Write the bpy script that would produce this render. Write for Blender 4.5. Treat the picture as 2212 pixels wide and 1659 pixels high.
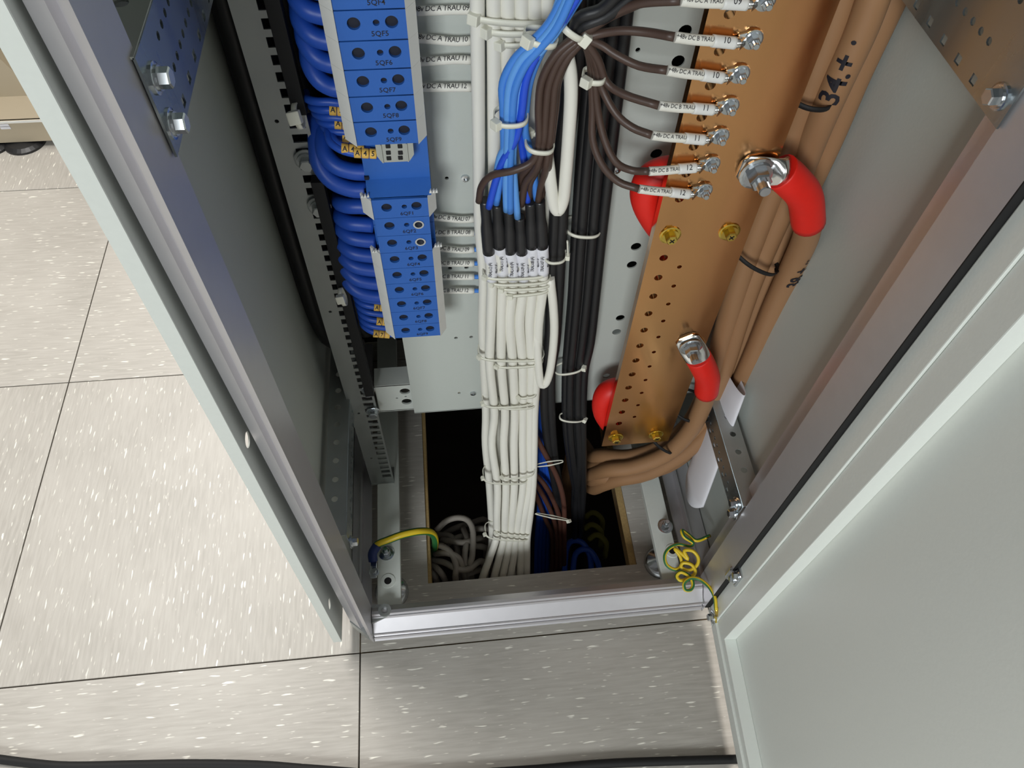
import bpy, bmesh, math, random
from mathutils import Vector, Matrix
random.seed(7)
for o in list(bpy.data.objects): bpy.data.objects.remove(o, do_unlink=True)
SC = bpy.context.scene; COL = SC.collection

# ------------------------------------------------------------------ camera (1.286 m above the floor, over the world origin)
F = 1612.0; CX, CY = 1106.0, 829.5; H = 1.286
_dn = Vector((1064-CX, 1924-CY, F)).normalized()
_dp = Vector((812-CX, -1564-CY, F)); _dp = (_dp - _dn*_dp.dot(_dn)).normalized()
_up = -_dn; _xx = _dp.cross(_up)
def _w(c): return Vector((_xx.dot(c), _dp.dot(c), _up.dot(c)))      # camera (image) axes -> world axes
cam_d = bpy.data.cameras.new('camera'); cam = bpy.data.objects.new('camera', cam_d); COL.objects.link(cam)
cr, cu_, cb = _w(Vector((1,0,0))), _w(Vector((0,-1,0))), _w(Vector((0,0,-1)))
M = Matrix(((cr.x,cu_.x,cb.x,0),(cr.y,cu_.y,cb.y,0),(cr.z,cu_.z,cb.z,H),(0,0,0,1)))
cam.matrix_world = M
cam_d.sensor_width = 36; cam_d.lens = F/2212*36; cam_d.clip_start = 0.01
SC.camera = cam
CO = Vector((0,0,H))
def PY(px, py, y):            # point of the upright plane at depth y behind the photograph's position px, py
    r = _w(Vector((px-CX, py-CY, F))); return CO + r*(y/r.y)
def PZ(px, py, z):
    r = _w(Vector((px-CX, py-CY, F))); return CO + r*((z-H)/r.z)
def PX(px, py, x):
    r = _w(Vector((px-CX, py-CY, F))); return CO + r*(x/r.x)

# ------------------------------------------------------------------ light
wd = bpy.data.worlds.new('room_air'); SC.world = wd; wd.use_nodes = True
bg = wd.node_tree.nodes['Background']; bg.inputs[0].default_value = (1.0,0.99,0.97,1); bg.inputs[1].default_value = 0.14
def ceiling_lamp(loc, size, power, col=(1,0.95,0.87), rotz=0):
    d = bpy.data.lights.new('ceiling_lamp', 'AREA'); d.shape = 'RECTANGLE'; d.size, d.size_y = size; d.energy = power; d.color = col
    o = bpy.data.objects.new('ceiling_lamp', d); COL.objects.link(o); o.location = loc; o.rotation_euler = (0,0,rotz)
ceiling_lamp((-1.35, 2.1, 2.75), (0.6, 2.6), 112, (1,0.965,0.92))
ceiling_lamp((1.9, 0.4, 2.75), (0.6, 2.6), 70, (1,0.93,0.85))
# tall window of the room, behind the photographer and to the left
wl = bpy.data.lights.new('window_daylight', 'AREA'); wl.shape = 'RECTANGLE'; wl.size, wl.size_y = 1.3, 1.1; wl.energy = 112; wl.color = (0.94,0.985,1)
wo = bpy.data.objects.new('window_daylight', wl); COL.objects.link(wo); wo.location = (-1.1,-3.2,2.3)
wo.rotation_euler = (Vector((0.1,0.55,0.7))-wo.location).to_track_quat('-Z','Y').to_euler()
vs = SC.view_settings; vs.view_transform = 'Standard'; vs.look = 'None'; vs.gamma = 1; vs.exposure = 0.0
vs.use_curve_mapping = False

# ------------------------------------------------------------------ materials
def lin(c):
    return tuple(((v/255)/12.92 if v/255 <= 0.04045 else ((v/255+0.055)/1.055)**2.4) for v in c)
def mat(name, rgb, rough=0.5, metal=0.0, spec=0.5, var=0.0, scale=40, bump=0.0, rvar=0.0, coat=0.0, stretch=(1,1,1)):
    m = bpy.data.materials.new(name); m.use_nodes = True; nt = m.node_tree; b = nt.nodes['Principled BSDF']
    c = lin(rgb); b.inputs['Base Color'].default_value = (*c,1); b.inputs['Roughness'].default_value = rough
    b.inputs['Metallic'].default_value = metal; b.inputs['Specular IOR Level'].default_value = spec
    if coat: b.inputs['Coat Weight'].default_value = coat
    if var or bump or rvar:
        tc = nt.nodes.new('ShaderNodeTexCoord'); mp = nt.nodes.new('ShaderNodeMapping'); mp.inputs['Scale'].default_value = stretch
        nz = nt.nodes.new('ShaderNodeTexNoise'); nz.inputs['Scale'].default_value = scale; nz.inputs['Detail'].default_value = 5
        nt.links.new(tc.outputs['Object'], mp.inputs[0]); nt.links.new(mp.outputs[0], nz.inputs['Vector'])
        if var:
            mx = nt.nodes.new('ShaderNodeMix'); mx.data_type = 'RGBA'
            mx.inputs[6].default_value = (*[v*(1-var) for v in c],1); mx.inputs[7].default_value = (*[min(1,v*(1+var)) for v in c],1)
            nt.links.new(nz.outputs['Fac'], mx.inputs[0]); nt.links.new(mx.outputs[2], b.inputs['Base Color'])
        if rvar:
            mr = nt.nodes.new('ShaderNodeMapRange'); mr.inputs[1].default_value = .3; mr.inputs[2].default_value = .7
            mr.inputs[3].default_value = max(.02,rough-rvar); mr.inputs[4].default_value = rough+rvar
            nt.links.new(nz.outputs['Fac'], mr.inputs[0]); nt.links.new(mr.outputs[0], b.inputs['Roughness'])
        if bump:
            bp = nt.nodes.new('ShaderNodeBump'); bp.inputs['Strength'].default_value = bump; bp.inputs['Distance'].default_value = .002
            nt.links.new(nz.outputs['Fac'], bp.inputs['Height']); nt.links.new(bp.outputs[0], b.inputs['Normal'])
    return m
def tile_mat(name, along_y):
    m = bpy.data.materials.new(name); m.use_nodes = True; nt = m.node_tree; b = nt.nodes['Principled BSDF']
    tc = nt.nodes.new('ShaderNodeTexCoord')
    def noise(scale, st, off, det=3):
        mp = nt.nodes.new('ShaderNodeMapping'); mp.inputs['Scale'].default_value = (st[1],st[0],1) if along_y else (st[0],st[1],1)
        mp.inputs['Location'].default_value = off; mp.inputs['Rotation'].default_value = (0,0,0.12)
        nz = nt.nodes.new('ShaderNodeTexNoise'); nz.inputs['Scale'].default_value = scale; nz.inputs['Detail'].default_value = det
        nt.links.new(tc.outputs['Object'], mp.inputs[0]); nt.links.new(mp.outputs[0], nz.inputs['Vector']); return nz
    def rng(n, a, bb, lo=0, hi=1):
        r = nt.nodes.new('ShaderNodeMapRange'); r.inputs[1].default_value=a; r.inputs[2].default_value=bb; r.inputs[3].default_value=lo; r.inputs[4].default_value=hi
        nt.links.new(n.outputs['Fac'] if 'Fac' in n.outputs else n.outputs[0], r.inputs[0]); return r
    def mix(fac, a, bcol):
        x = nt.nodes.new('ShaderNodeMix'); x.data_type='RGBA'; nt.links.new(fac.outputs[0], x.inputs[0])
        if isinstance(a, tuple): x.inputs[6].default_value=(*a,1)
        else: nt.links.new(a.outputs[2], x.inputs[6])
        x.inputs[7].default_value=(*bcol,1); return x
    base = mix(rng(noise(5,(1,1.0),(0,0,0),5),.35,.65), lin((172,167,159)), lin((186,181,173)))
    fine = mix(rng(noise(190,(.10,1.2),(3,1,0),4),.35,.75,0,.7), base, lin((198,194,186)))
    dark = mix(rng(noise(130,(.14,1.2),(7,2,0),4),.58,.74,0,.3), fine, lin((158,152,143)))
    w = rng(noise(230,(.15,1.0),(1,9,0),1.5),.655,.72)
    white = mix(w, dark, lin((248,245,234)))
    nt.links.new(white.outputs[2], b.inputs['Base Color'])
    rr = rng(noise(230,(.15,1.0),(1,9,0),1.5),.655,.72,.42,.2); nt.links.new(rr.outputs[0], b.inputs['Roughness'])
    b.inputs['Specular IOR Level'].default_value = .45
    return m
MT = {}
MT['tile_x'] = tile_mat('vinyl_tile_grain_across', False); MT['tile_y'] = tile_mat('vinyl_tile_grain_along', True)
MT['chip'] = mat('chipboard_edge', (176,148,98), .9, var=.3, scale=300)
MT['dark'] = mat('dark_subfloor', (58,52,46), .95, var=.3, scale=8)  # dark brown-grey with random mottling
MT['paint'] = mat('light_grey_paint', (216,221,215), .42, var=.03, scale=200, bump=.05)
MT['doorpaint'] = mat('door_paint', (228,232,226), .4, var=.02, scale=250, bump=.05)
MT['wall'] = mat('grey_powder_coat', (188,193,187), .5, var=.02, scale=300, bump=.06)
MT['alu'] = mat('anodised_aluminium', (205,203,206), .38, metal=.65, var=.04, scale=60)
MT['steel'] = mat('rolled_steel', (168,178,183), .3, metal=.95, var=.12, scale=16, stretch=(1,1,.15), rvar=.1)
MT['galv'] = mat('galvanised_steel', (176,180,178), .45, metal=.8, var=.1, scale=50, rvar=.1)
MT['zinc'] = mat('zinc_plated_steel', (205,210,214), .22, metal=1.0, var=.05, scale=90)
MT['gold'] = mat('yellow_zinc', (226,196,98), .2, metal=1.0, var=.12, scale=200)
MT['copper'] = mat('copper_bar', (226,168,114), .17, metal=1.0, var=.24, scale=13, rvar=.12, stretch=(1,1,.45))
MT['holecopper'] = mat('drilled_copper', (228,160,120), .35, metal=1.0)
MT['tinned'] = mat('tinned_lug', (225,226,224), .16, metal=1.0)
MT['blue'] = mat('blue_moulded_plastic', (40,96,178), .48, var=.04, scale=250)
MT['bluecable'] = mat('blue_pvc', (34,84,190), .42, var=.04, scale=60)
MT['lightblue'] = mat('light_blue_pvc', (98,160,232), .4)
MT['midblue'] = mat('sky_blue_pvc', (72,136,222), .4)
MT['deepblue'] = mat('strong_blue_pvc', (38,84,214), .4)
MT['white'] = mat('white_pvc', (232,230,220), .38, var=.03, scale=30)
MT['whiteplas'] = mat('white_plastic', (222,222,218), .45)
MT['nylon'] = mat('natural_nylon', (228,227,212), .4)
MT['sleeve'] = mat('white_marker_sleeve', (226,224,214), .5)
MT['brownwire'] = mat('brown_pvc', (74,56,48), .45, var=.06, scale=60)
MT['brown'] = mat('brown_power_cable', (152,114,80), .5, var=.14, scale=14, stretch=(1,1,.4))
MT['darkbrown'] = mat('dark_brown_pvc', (84,52,42), .5)
MT['black'] = mat('black_rubber', (30,30,32), .42)
MT['matt'] = mat('matt_black_plastic', (16,16,17), .7)
MT['shrink'] = mat('black_heat_shrink', (38,38,40), .36)
MT['red'] = mat('red_heat_shrink', (222,30,18), .5, var=.05, scale=120)
MT['grey'] = mat('grey_terminal_plastic', (165,167,160), .5)
MT['greycable'] = mat('grey_pvc', (150,143,134), .5)
MT['yellow'] = mat('yellow_marker', (236,190,92), .5)
MT['green'] = mat('green_pvc', (42,110,58), .45)
MT['yel'] = mat('yellow_pvc', (226,196,42), .4)
MT['darkblue'] = mat('dark_blue_sleeve', (26,46,104), .5)
MT['ink'] = mat('black_ink', (22,20,30), .6)
MT['paper'] = mat('white_paper', (226,226,232), .8)
MT['beige'] = mat('beige_enamel', (176,164,142), .45)
MT['rear'] = mat('shade_painted_rear_sheet', (34,34,33), .8)  # back panel coloured near black to stand in for the shade inside
MT['shadeyel'] = mat('shaded_green_yellow', (120,116,40), .7)  # earth yellow dimmed: shade of the floor opening put into the colour
MT['hole'] = mat('unlit_hole_plastic', (12,18,36), .6)

# ------------------------------------------------------------------ mesh helpers
def rootloc(p):
    while p.parent: p = p.parent
    return p.location
def finish(name, me, m, parent=None, smooth=False):
    if not isinstance(m, (list,tuple)): m = [m]
    me.materials.clear()
    for k in m: me.materials.append(MT[k] if isinstance(k,str) else k)
    o = bpy.data.objects.new(name, me); COL.objects.link(o)
    if smooth is True:
        for p in me.polygons: p.use_smooth = True
    if parent:
        o.parent = parent; off = rootloc(parent)
        me.transform(Matrix.Translation(-off))
    return o
def settle(o):                # put the origin of a one-mesh thing at its base
    me = o.data; xs = [v.co for v in me.vertices]
    c = Vector(((min(v.x for v in xs)+max(v.x for v in xs))/2, (min(v.y for v in xs)+max(v.y for v in xs))/2, min(v.z for v in xs)))
    me.transform(Matrix.Translation(-c)); o.location = c; return o
def tag(o, label, cat, group=None, kind=None):
    o['label'] = label; o['category'] = cat
    if group: o['group'] = group
    if kind: o['kind'] = kind
    if o.type == 'MESH' and not o.children: settle(o)
    return o
def thing(name, label, cat, loc=(0,0,0), group=None):
    o = bpy.data.objects.new(name, None); COL.objects.link(o); o.empty_display_size = .02
    o.location = loc; o['label'] = label; o['category'] = cat
    if group: o['group'] = group
    return o
class MB:
    def __init__(s): s.v = []; s.f = []; s.mi = []; s.sm = []
    def add(s, vs, fs, mi=0, smooth=False):
        n = len(s.v); s.v += [Vector(v) for v in vs]
        for f in fs: s.f.append([i+n for i in f]); s.mi.append(mi); s.sm.append(smooth)
        return s
    def box(s, a, b, mi=0, fr=None, bev=0):
        x0,y0,z0 = [min(p,q) for p,q in zip(a,b)]; x1,y1,z1 = [max(p,q) for p,q in zip(a,b)]
        if bev:
            bm = bmesh.new(); bmesh.ops.create_cube(bm, size=1)
            for v in bm.verts: v.co = Vector(((x0+x1)/2+v.co.x*(x1-x0),(y0+y1)/2+v.co.y*(y1-y0),(z0+z1)/2+v.co.z*(z1-z0)))
            bmesh.ops.bevel(bm, geom=bm.edges[:], offset=bev, segments=2, affect='EDGES', profile=.6)
            bm.verts.index_update(); vs = [v.co.copy() for v in bm.verts]; fs = [[v.index for v in f.verts] for f in bm.faces]; bm.free()
        else:
            vs = [Vector(p) for p in ((x0,y0,z0),(x1,y0,z0),(x1,y1,z0),(x0,y1,z0),(x0,y0,z1),(x1,y0,z1),(x1,y1,z1),(x0,y1,z1))]
            fs = [(0,3,2,1),(4,5,6,7),(0,1,5,4),(1,2,6,5),(2,3,7,6),(3,0,4,7)]
        if fr: vs = [fr @ v for v in vs]
        return s.add(vs, fs, mi)
    def prism(s, poly, lo, hi, axes='xyz', mis=None, mi=0):
        # poly in the first two axes, extruded along the third
        def mk(p, h):
            d = {axes[0]:p[0], axes[1]:p[1], axes[2]:h}; return Vector((d['x'],d['y'],d['z']))
        n = len(poly); vs = [mk(p,lo) for p in poly]+[mk(p,hi) for p in poly]; n0 = len(s.v); s.v += vs
        for i in range(n):
            j = (i+1)%n; s.f.append([n0+i,n0+j,n0+n+j,n0+n+i]); s.mi.append(mis[i] if mis else mi); s.sm.append(False)
        s.f.append([n0+i for i in range(n)][::-1]); s.mi.append(mi); s.sm.append(False)
        s.f.append([n0+n+i for i in range(n)]); s.mi.append(mi); s.sm.append(False)
        return s
    def lathe(s, prof, c, axis, seg=20, mi=0, smooth=False, caps=True):
        # prof: (radius, height) pairs along the axis
        a = Vector(axis).normalized(); t = a.orthogonal().normalized(); b = a.cross(t); c = Vector(c); n0 = len(s.v)
        for r,h in prof:
            for k in range(seg):
                an = 2*math.pi*k/seg; s.v.append(c+a*h+(t*math.cos(an)+b*math.sin(an))*r)
        for i in range(len(prof)-1):
            for k in range(seg):
                k2=(k+1)%seg; s.f.append([n0+i*seg+k,n0+i*seg+k2,n0+(i+1)*seg+k2,n0+(i+1)*seg+k]); s.mi.append(mi); s.sm.append(smooth)
        if not caps: return s
        s.f.append([n0+k for k in range(seg)][::-1]); s.mi.append(mi); s.sm.append(False)
        e = n0+(len(prof)-1)*seg; s.f.append([e+k for k in range(seg)]); s.mi.append(mi); s.sm.append(False)
        return s
    def tube(s, pts, r, seg=12, mi=0, step=3, interp=True, flat=None):
        path = spline(pts, step) if interp else [Vector(p) for p in pts]
        n0 = len(s.v); N = len(path); fr = frames(path)
        for i,(p,(t,a,b)) in enumerate(zip(path,fr)):
            rr = r(i/(N-1)) if callable(r) else r
            for k in range(seg):
                an = 2*math.pi*k/seg; s.v.append(p+(a*math.cos(an)+b*math.sin(an))*rr)
        for i in range(N-1):
            for k in range(seg):
                k2=(k+1)%seg; s.f.append([n0+i*seg+k,n0+i*seg+k2,n0+(i+1)*seg+k2,n0+(i+1)*seg+k]); s.mi.append(mi); s.sm.append(True)
        s.f.append([n0+k for k in range(seg)][::-1]); s.mi.append(mi); s.sm.append(False)
        e=n0+(N-1)*seg; s.f.append([e+k for k in range(seg)]); s.mi.append(mi); s.sm.append(False)
        return s
    def build(s, name, m, parent=None):
        me = bpy.data.meshes.new(name); me.from_pydata([tuple(v) for v in s.v], [], s.f)
        for p,mi,sm in zip(me.polygons, s.mi, s.sm): p.material_index = mi; p.use_smooth = sm
        o = finish(name, me, m, parent)
        bm = bmesh.new(); bm.from_mesh(me); bmesh.ops.recalc_face_normals(bm, faces=bm.faces); bm.to_mesh(me); bm.free()
        return o
def spline(pts, step=3):
    P = [Vector(p) for p in pts]
    if len(P) < 3: return P
    E_ = [P[0]*2-P[1]]+P+[P[-1]*2-P[-2]]; out = []
    for i in range(1,len(E_)-2):
        p0,p1,p2,p3 = E_[i-1:i+3]
        for k in range(step):
            t=k/step; out.append(.5*((2*p1)+(p2-p0)*t+(2*p0-5*p1+4*p2-p3)*t*t+(3*p1-p0-3*p2+p3)*t**3))
    out.append(P[-1]); return out
def frames(path):
    N=len(path); ts=[(path[min(i+1,N-1)]-path[max(i-1,0)]).normalized() for i in range(N)]
    a=ts[0].orthogonal().normalized(); out=[]
    for t in ts:
        a=(a-t*a.dot(t)); a = a.normalized() if a.length>1e-6 else t.orthogonal().normalized(); out.append((t,a,t.cross(a)))
    return out
def basis(o, ex, ey):
    ex=Vector(ex).normalized(); ey=Vector(ey).normalized(); ez=ex.cross(ey)
    return Matrix(((ex.x,ey.x,ez.x,o[0]),(ex.y,ey.y,ez.y,o[1]),(ex.z,ey.z,ez.z,o[2]),(0,0,0,1)))
def curve_mesh(cu):
    ob = bpy.data.objects.new('tmp', cu); COL.objects.link(ob)
    dg = bpy.context.evaluated_depsgraph_get(); me = bpy.data.meshes.new_from_object(ob.evaluated_get(dg))
    bpy.data.objects.remove(ob, do_unlink=True); bpy.data.curves.remove(cu); return me
def circ(cx, cy, r, n=14, ry=None): return [(cx+r*math.cos(2*math.pi*k/n), cy+(ry or r)*math.sin(2*math.pi*k/n)) for k in range(n)]
def rect(x0,y0,x1,y1): return [(x0,y0),(x1,y0),(x1,y1),(x0,y1)]
def plate(name, outer, holes, t, fr, m, parent=None):
    cu = bpy.data.curves.new('c','CURVE'); cu.dimensions='2D'; cu.fill_mode='BOTH'; cu.extrude=t/2
    for loop in [outer]+holes:
        sp = cu.splines.new('POLY'); sp.points.add(len(loop)-1); sp.use_cyclic_u=True
        for p,q in zip(sp.points,loop): p.co=(q[0],q[1],0,1)
    me = curve_mesh(cu); me.transform(fr); me.name = name
    return finish(name, me, m, parent)
def text_mesh(body, size, bold=0.0, shear=0.0, space=1.0):
    cu = bpy.data.curves.new('t','FONT'); cu.body=body; cu.size=size; cu.align_x='CENTER'; cu.align_y='CENTER'; cu.offset=bold; cu.shear=shear
    cu.space_character=space; cu.resolution_u=2; cu.fill_mode='FRONT'
    me = curve_mesh(cu); bm = bmesh.new(); bm.from_mesh(me); bmesh.ops.triangulate(bm, faces=bm.faces)
    for _ in range(3):
        es=[e for e in bm.edges if e.calc_length()>size*.16]
        if not es: break
        bmesh.ops.subdivide_edges(bm, edges=es, cuts=1); bmesh.ops.triangulate(bm, faces=[f for f in bm.faces if len(f.verts)>3])
    bm.to_mesh(me); bm.free(); return me
def text_flat(name, body, size, fr, m='ink', parent=None, bold=0.0, shear=0.0, space=1.0):
    me = text_mesh(body,size,bold,shear,space); me.transform(fr); return finish(name, me, m, parent)
def text_round(name, body, size, pts, r, face, m='ink', parent=None, at=.5, bold=0.0, shear=0.0, ang=0.0, space=1.0):
    # lettering wrapped onto a cable that follows pts; face = the side it is read from
    me = text_mesh(body,size,bold,shear,space); path = spline(pts,8); face=Vector(face).normalized()
    L=[0]
    for i in range(1,len(path)): L.append(L[-1]+(path[i]-path[i-1]).length)
    s0=L[-1]*at
    for v in me.vertices:
        s=s0+v.co.x; i=0
        while i<len(L)-2 and L[i+1]<s: i+=1
        t=(path[i+1]-path[i]).normalized(); p=path[i]+t*(s-L[i])
        n=(face-t*face.dot(t)).normalized(); u=n.cross(t); a=v.co.y/r+ang
        v.co = p+(n*math.cos(a)+u*math.sin(a))*(r+.0004)
    return finish(name, me, m, parent)
def tubeobj(name, pts, r, m, parent=None, seg=12, step=4):
    return MB().tube(pts, r, seg, step=step).build(name, m, parent)
def hexpts(r): return [(r*math.cos(math.pi/3*k+.3), r*math.sin(math.pi/3*k+.3)) for k in range(6)]
def screw(parent, c, n, r=.008, m='zinc', name='bolt', washer=1.0, head=.55, cross=False, stud=0):
    """hex head bolt with its washers, standing out of a surface at c along n"""
    n=Vector(n).normalized(); t=n.orthogonal().normalized(); b=n.cross(t); mb=MB(); c=Vector(c)
    h=0
    if washer:
        mb.lathe([(r*1.7*washer,0),(r*1.7*washer,r*.2),(r*1.45*washer,r*.25)],c,n,20); mb.lathe([(r*1.3*washer,r*.2),(r*1.3*washer,r*.5)],c,n,18); h=r*.45
    hp=hexpts(r); n0=len(mb.v); top=h+r*2*head
    for hh,sc in ((h,1),(top-r*.15,1),(top,.86)):
        for x,y in hp: mb.v.append(c+n*hh+(t*x+b*y)*sc)
    for i in range(2):
        for k in range(6): mb.f.append([n0+i*6+k,n0+i*6+(k+1)%6,n0+(i+1)*6+(k+1)%6,n0+(i+1)*6+k]); mb.mi.append(0); mb.sm.append(False)
    mb.f.append([n0+12+k for k in range(6)]); mb.mi.append(0); mb.sm.append(False)
    if stud: mb.lathe([(r*.55,top),(r*.55,top+stud*.9),(r*.47,top+stud)],c,n,14)
    o = mb.build(name, m, parent)
    if cross:
        x=MB(); fr=basis(c+n*(top+.0001),t,b)
        x.box((-r*.5,-r*.09,-.0002),(r*.5,r*.09,.0003),fr=fr); x.box((-r*.09,-r*.5,-.0002),(r*.09,r*.5,.0003),fr=fr)
        x.build('cross_slot','matt',o)
    return o
def tie(label, c, a, b, w=.0045, head=None, m='nylon', th=.0013, lump=1.0, tail=None, power=2.6):
    """cable tie: strap around an oval with half axes a, b; head box at angle `head` (radians) on the strap"""
    c=Vector(c); a=Vector(a); b=Vector(b); n=a.cross(b).normalized()
    t_ = thing('cable_tie', label, 'cable tie', tuple(c), 'nylon cable ties' if m=='nylon' else 'black cable ties')
    def pt(an, off=0):
        ca,sa=math.cos(an),math.sin(an); e=2/power
        p=a*(abs(ca)**e*(1 if ca>=0 else -1))+b*(abs(sa)**e*(1 if sa>=0 else -1))
        return c+p+p.normalized()*off
    N=40; mb=MB()
    for k in range(N):
        an=2*math.pi*k/N
        for off,s in ((0,-1),(th,-1),(th,1),(0,1)): mb.v.append(pt(an,off)+n*(s*w/2))
    for k in range(N):
        j=(k+1)%N
        for q in range(4): mb.f.append([k*4+q,k*4+(q+1)%4,j*4+(q+1)%4,j*4+q]); mb.mi.append(0); mb.sm.append(q%2==1)
    mb.build('strap', m, t_)
    if head is not None:
        p=pt(head,th); t=(pt(head+.05)-pt(head-.05)).normalized(); out=n.cross(t)
        if out.dot(p-c)<0: out=-out
        s=w*lump; MB().box((-s*.75,-s*.72,-s*.35),(s*.75,s*.72,s*.85),fr=basis(p,t,n) if t.cross(n).dot(out)>0 else basis(p,-t,n),bev=s*.15).build('head', m, t_)
        if tail:
            q=p+out*s*.4; MB().tube([q,q+Vector(tail)*.5,q+Vector(tail)],w*.3,6).build('tail', m, t_)
    return t_
ORD=['first','second','third','fourth','fifth','sixth','seventh','eighth','ninth','tenth','eleventh','twelfth']

# ================================================================== floor
TX, TY, TS = -.191, .349, .600
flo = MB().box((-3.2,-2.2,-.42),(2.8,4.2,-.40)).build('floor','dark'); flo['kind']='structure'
def tile_box(x0,y0,x1,y1): return MB().box((x0,y0,-.032),(x1,y1,0),bev=.0008)
full = None; g=.0011
for i in range(-4,4):
    for j in range(-3,6):
        x0,y0=TX+TS*i,TY+TS*j; along = (j%2==0) if i<0 else False
        if (i,j)==(0,0): continue
        if i>0 and j>1 or j>4: continue
        mb=MB().box((g,g,-.032),(TS-g,TS-g,0),bev=.0008)
        o=mb.build('floor_tile','tile_y' if along else 'tile_x'); o.location=(x0,y0,0); o.parent=flo
HX0,HX1,HY0,HY1 = -.068,.291,.457,.86
o=plate('floor_tile', rect(g,g,TS-g,TS-g), [rect(HX0-TX-.006,HY0-TY,HX1-TX+.009,HY1-TY)], .004, Matrix.Translation((0,0,-.002)), 'tile_x'); o.location=(TX,TY,0); o.parent=flo
co=plate('tile_core', rect(g,g,TS-g,TS-g), [rect(HX0-TX,HY0-TY+.001,HX1-TX-.003,HY1-TY)], .030, Matrix.Translation((0,0,-.0195)), 'chip'); co.parent=o

# ================================================================== cabinet carcass
XL, XR, XM = -.163, .386, .1115
YF = .354; ZB, ZT = .032, 2.0; YB = 1.0
cab = thing('equipment_cabinet','tall open grey steel equipment cabinet standing over a cut floor opening','cabinet',(XM,.66,0))
def chamf(a):   # point of the chamfer with view azimuth a
    A=Vector((-.2,.387)); Fp=Vector((XL,YF)); d=Fp-A; t=(a*A.y-A.x)/(d.x-a*d.y); return A+d*t
g1,g2=chamf(-.4902),chamf(-.4733); inn=Vector((.0035,.0040))
pl=[(-.2,.387),tuple(g1),tuple(g1+inn),tuple(g2+inn),tuple(g2),(XL,YF),(XL,.401),(XL-.003,.403),(XL-.014,.405),(XL-.014,.432),(-.2,.432)]
mi=[0,0,0,0,0,1,0,1,1,1,1]
MB().prism(pl,ZB,ZT,'xyz',mi).build('post',['alu','steel'],cab)
pr=[(2*XM-x,y) for x,y in pl][::-1]; mir=[1,1,1,0,1,0,0,0,0,0,1]
MB().prism(pr,ZB,ZT,'xyz',[1]*11).build('post',['alu','steel'],cab)
# front sill, a stepped extrusion
sl=[(.402,.034),(.402,.070),(.392,.076),(.3865,.0765),(.3845,.0735),(.3825,.0735),(.3805,.0705),(.3635,.0525),(.3615,.0525),(.3605,.0495),(.3635,.0470),(.3605,.0440),(.3585,.0445),(.3570,.0405),(.3600,.0385),(.3560,.0340)]
MB().prism(sl,XL+.001,XR-.001,'yzx').build('sill','alu',cab)
p=PZ(1175,1300,.064); MB().lathe([(.0075,0),(.0068,.0008)],(p.x,p.y,p.z+.001),(0,-.7,.75),16).build('plug','grey',cab)
# corner casting with eyelet
mb=MB().prism([(-.2,.385),(-.172,.360),(XL+.001,.362),(XL+.001,.404),(-.19,.404)],.03,.058,'xyz'); mb.build('corner_block','galv',cab)
mb=MB().prism([(XL+.001,.375),(-.137,.382),(-.131,.392),(-.135,.402),(XL+.001,.405)],.060,.072,'xyz'); mb.build('corner_bracket','galv',cab)
mb=MB().lathe([(.0105,0),(.0105,.006),(.0055,.006),(.0055,.001)],(-.141,.392,.072),(0,0,1),20,smooth=False); mb.build('eyelet','galv',cab)
mb=MB().prism([(.423,.385),(.395,.360),(XR-.001,.362),(XR-.001,.404),(.413,.404)],.03,.058,'xyz'); mb.build('corner_block','galv',cab)
# side and back panels, roof
MB().box((-.202,.432,.001),(-.200,YB,ZT)).build('side_panel','wall',cab)
MB().box((.423,.405,.001),(.425,YB,ZT)).build('side_panel','wall',cab)
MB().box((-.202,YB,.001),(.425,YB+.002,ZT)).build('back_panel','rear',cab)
MB().box((-.202,.36,ZT),(.425,YB,ZT+.02)).build('roof','wall',cab)
for k,(x,y) in enumerate([(-.185,.685),(-.160,.690),(-.135,.700),(-.108,.705),(-.175,.725),(-.148,.735),(-.12,.74)]):  # made-up cables, added only to darken the space behind the upright
    tag(tubeobj('black_cable',[(x,y,1.5),(x+.002,y,1.0),(x-.002,y,.62),(x,y+.004,.44),(x+.01,y+.05,.37),(x+.01,y+.2,.35)],.0125,'black'),'black stand-in cable added to darken the space behind the slotted upright, %s from the left'%ORD[[0,2,4,6,1,3,5][k]],'cable','stand-in cables added to darken the space behind the slotted upright')
# base rails on levelling feet
for x0,x1 in ((-.155,-.116),(.324,.359)):
    MB().box((x0,.386,.046),(x1,.965,.060),bev=.0015).build('base_rail','paint',cab)
for x0,x1,x2 in ((-.199,-.184,-.167),(.421,.392,.373)):
    MB().box((x0,.405,.034),(x1,.965,.050)).box((x1,.405,.034),(x2,.965,.040)).box((x1-.001,.405,.04),(x1+.002,.965,.058)).build('side_sill','alu',cab)
for x,y in ((-.137,.446),(.342,.455),(-.137,.90),(.342,.90)):
    f=MB().lathe([(.029,0),(.029,.008),(.024,.015),(.012,.022),(.007,.024),(.007,.046)],(x,y,0),(0,0,1),28,smooth=True).build('levelling_foot','zinc',cab)
for q in ((835,1195),(1437,1137)):
    p=PZ(*q,.060); screw(cab,p,(0,0,1),.0072,washer=1.1,stud=.010)
p=PZ(838,1255,.060); ts_=MB().lathe([(.0125,0),(.0120,.0012),(.0062,.0014),(.0062,.0006)],p,(0,0,1),22,caps=False).build('threaded_socket','paint',cab); MB().lathe([(.0062,.0003),(.0062,.0007)],p,(0,0,1),18).build('socket_bore','matt',ts_)
p=PZ(1452,1190,.060); ts_=MB().lathe([(.0125,0),(.0120,.0012),(.0062,.0014),(.0062,.0006)],p,(0,0,1),22,caps=False).build('threaded_socket','paint',cab); MB().lathe([(.0062,.0003),(.0062,.0007)],p,(0,0,1),18).build('socket_bore','matt',ts_)
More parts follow.
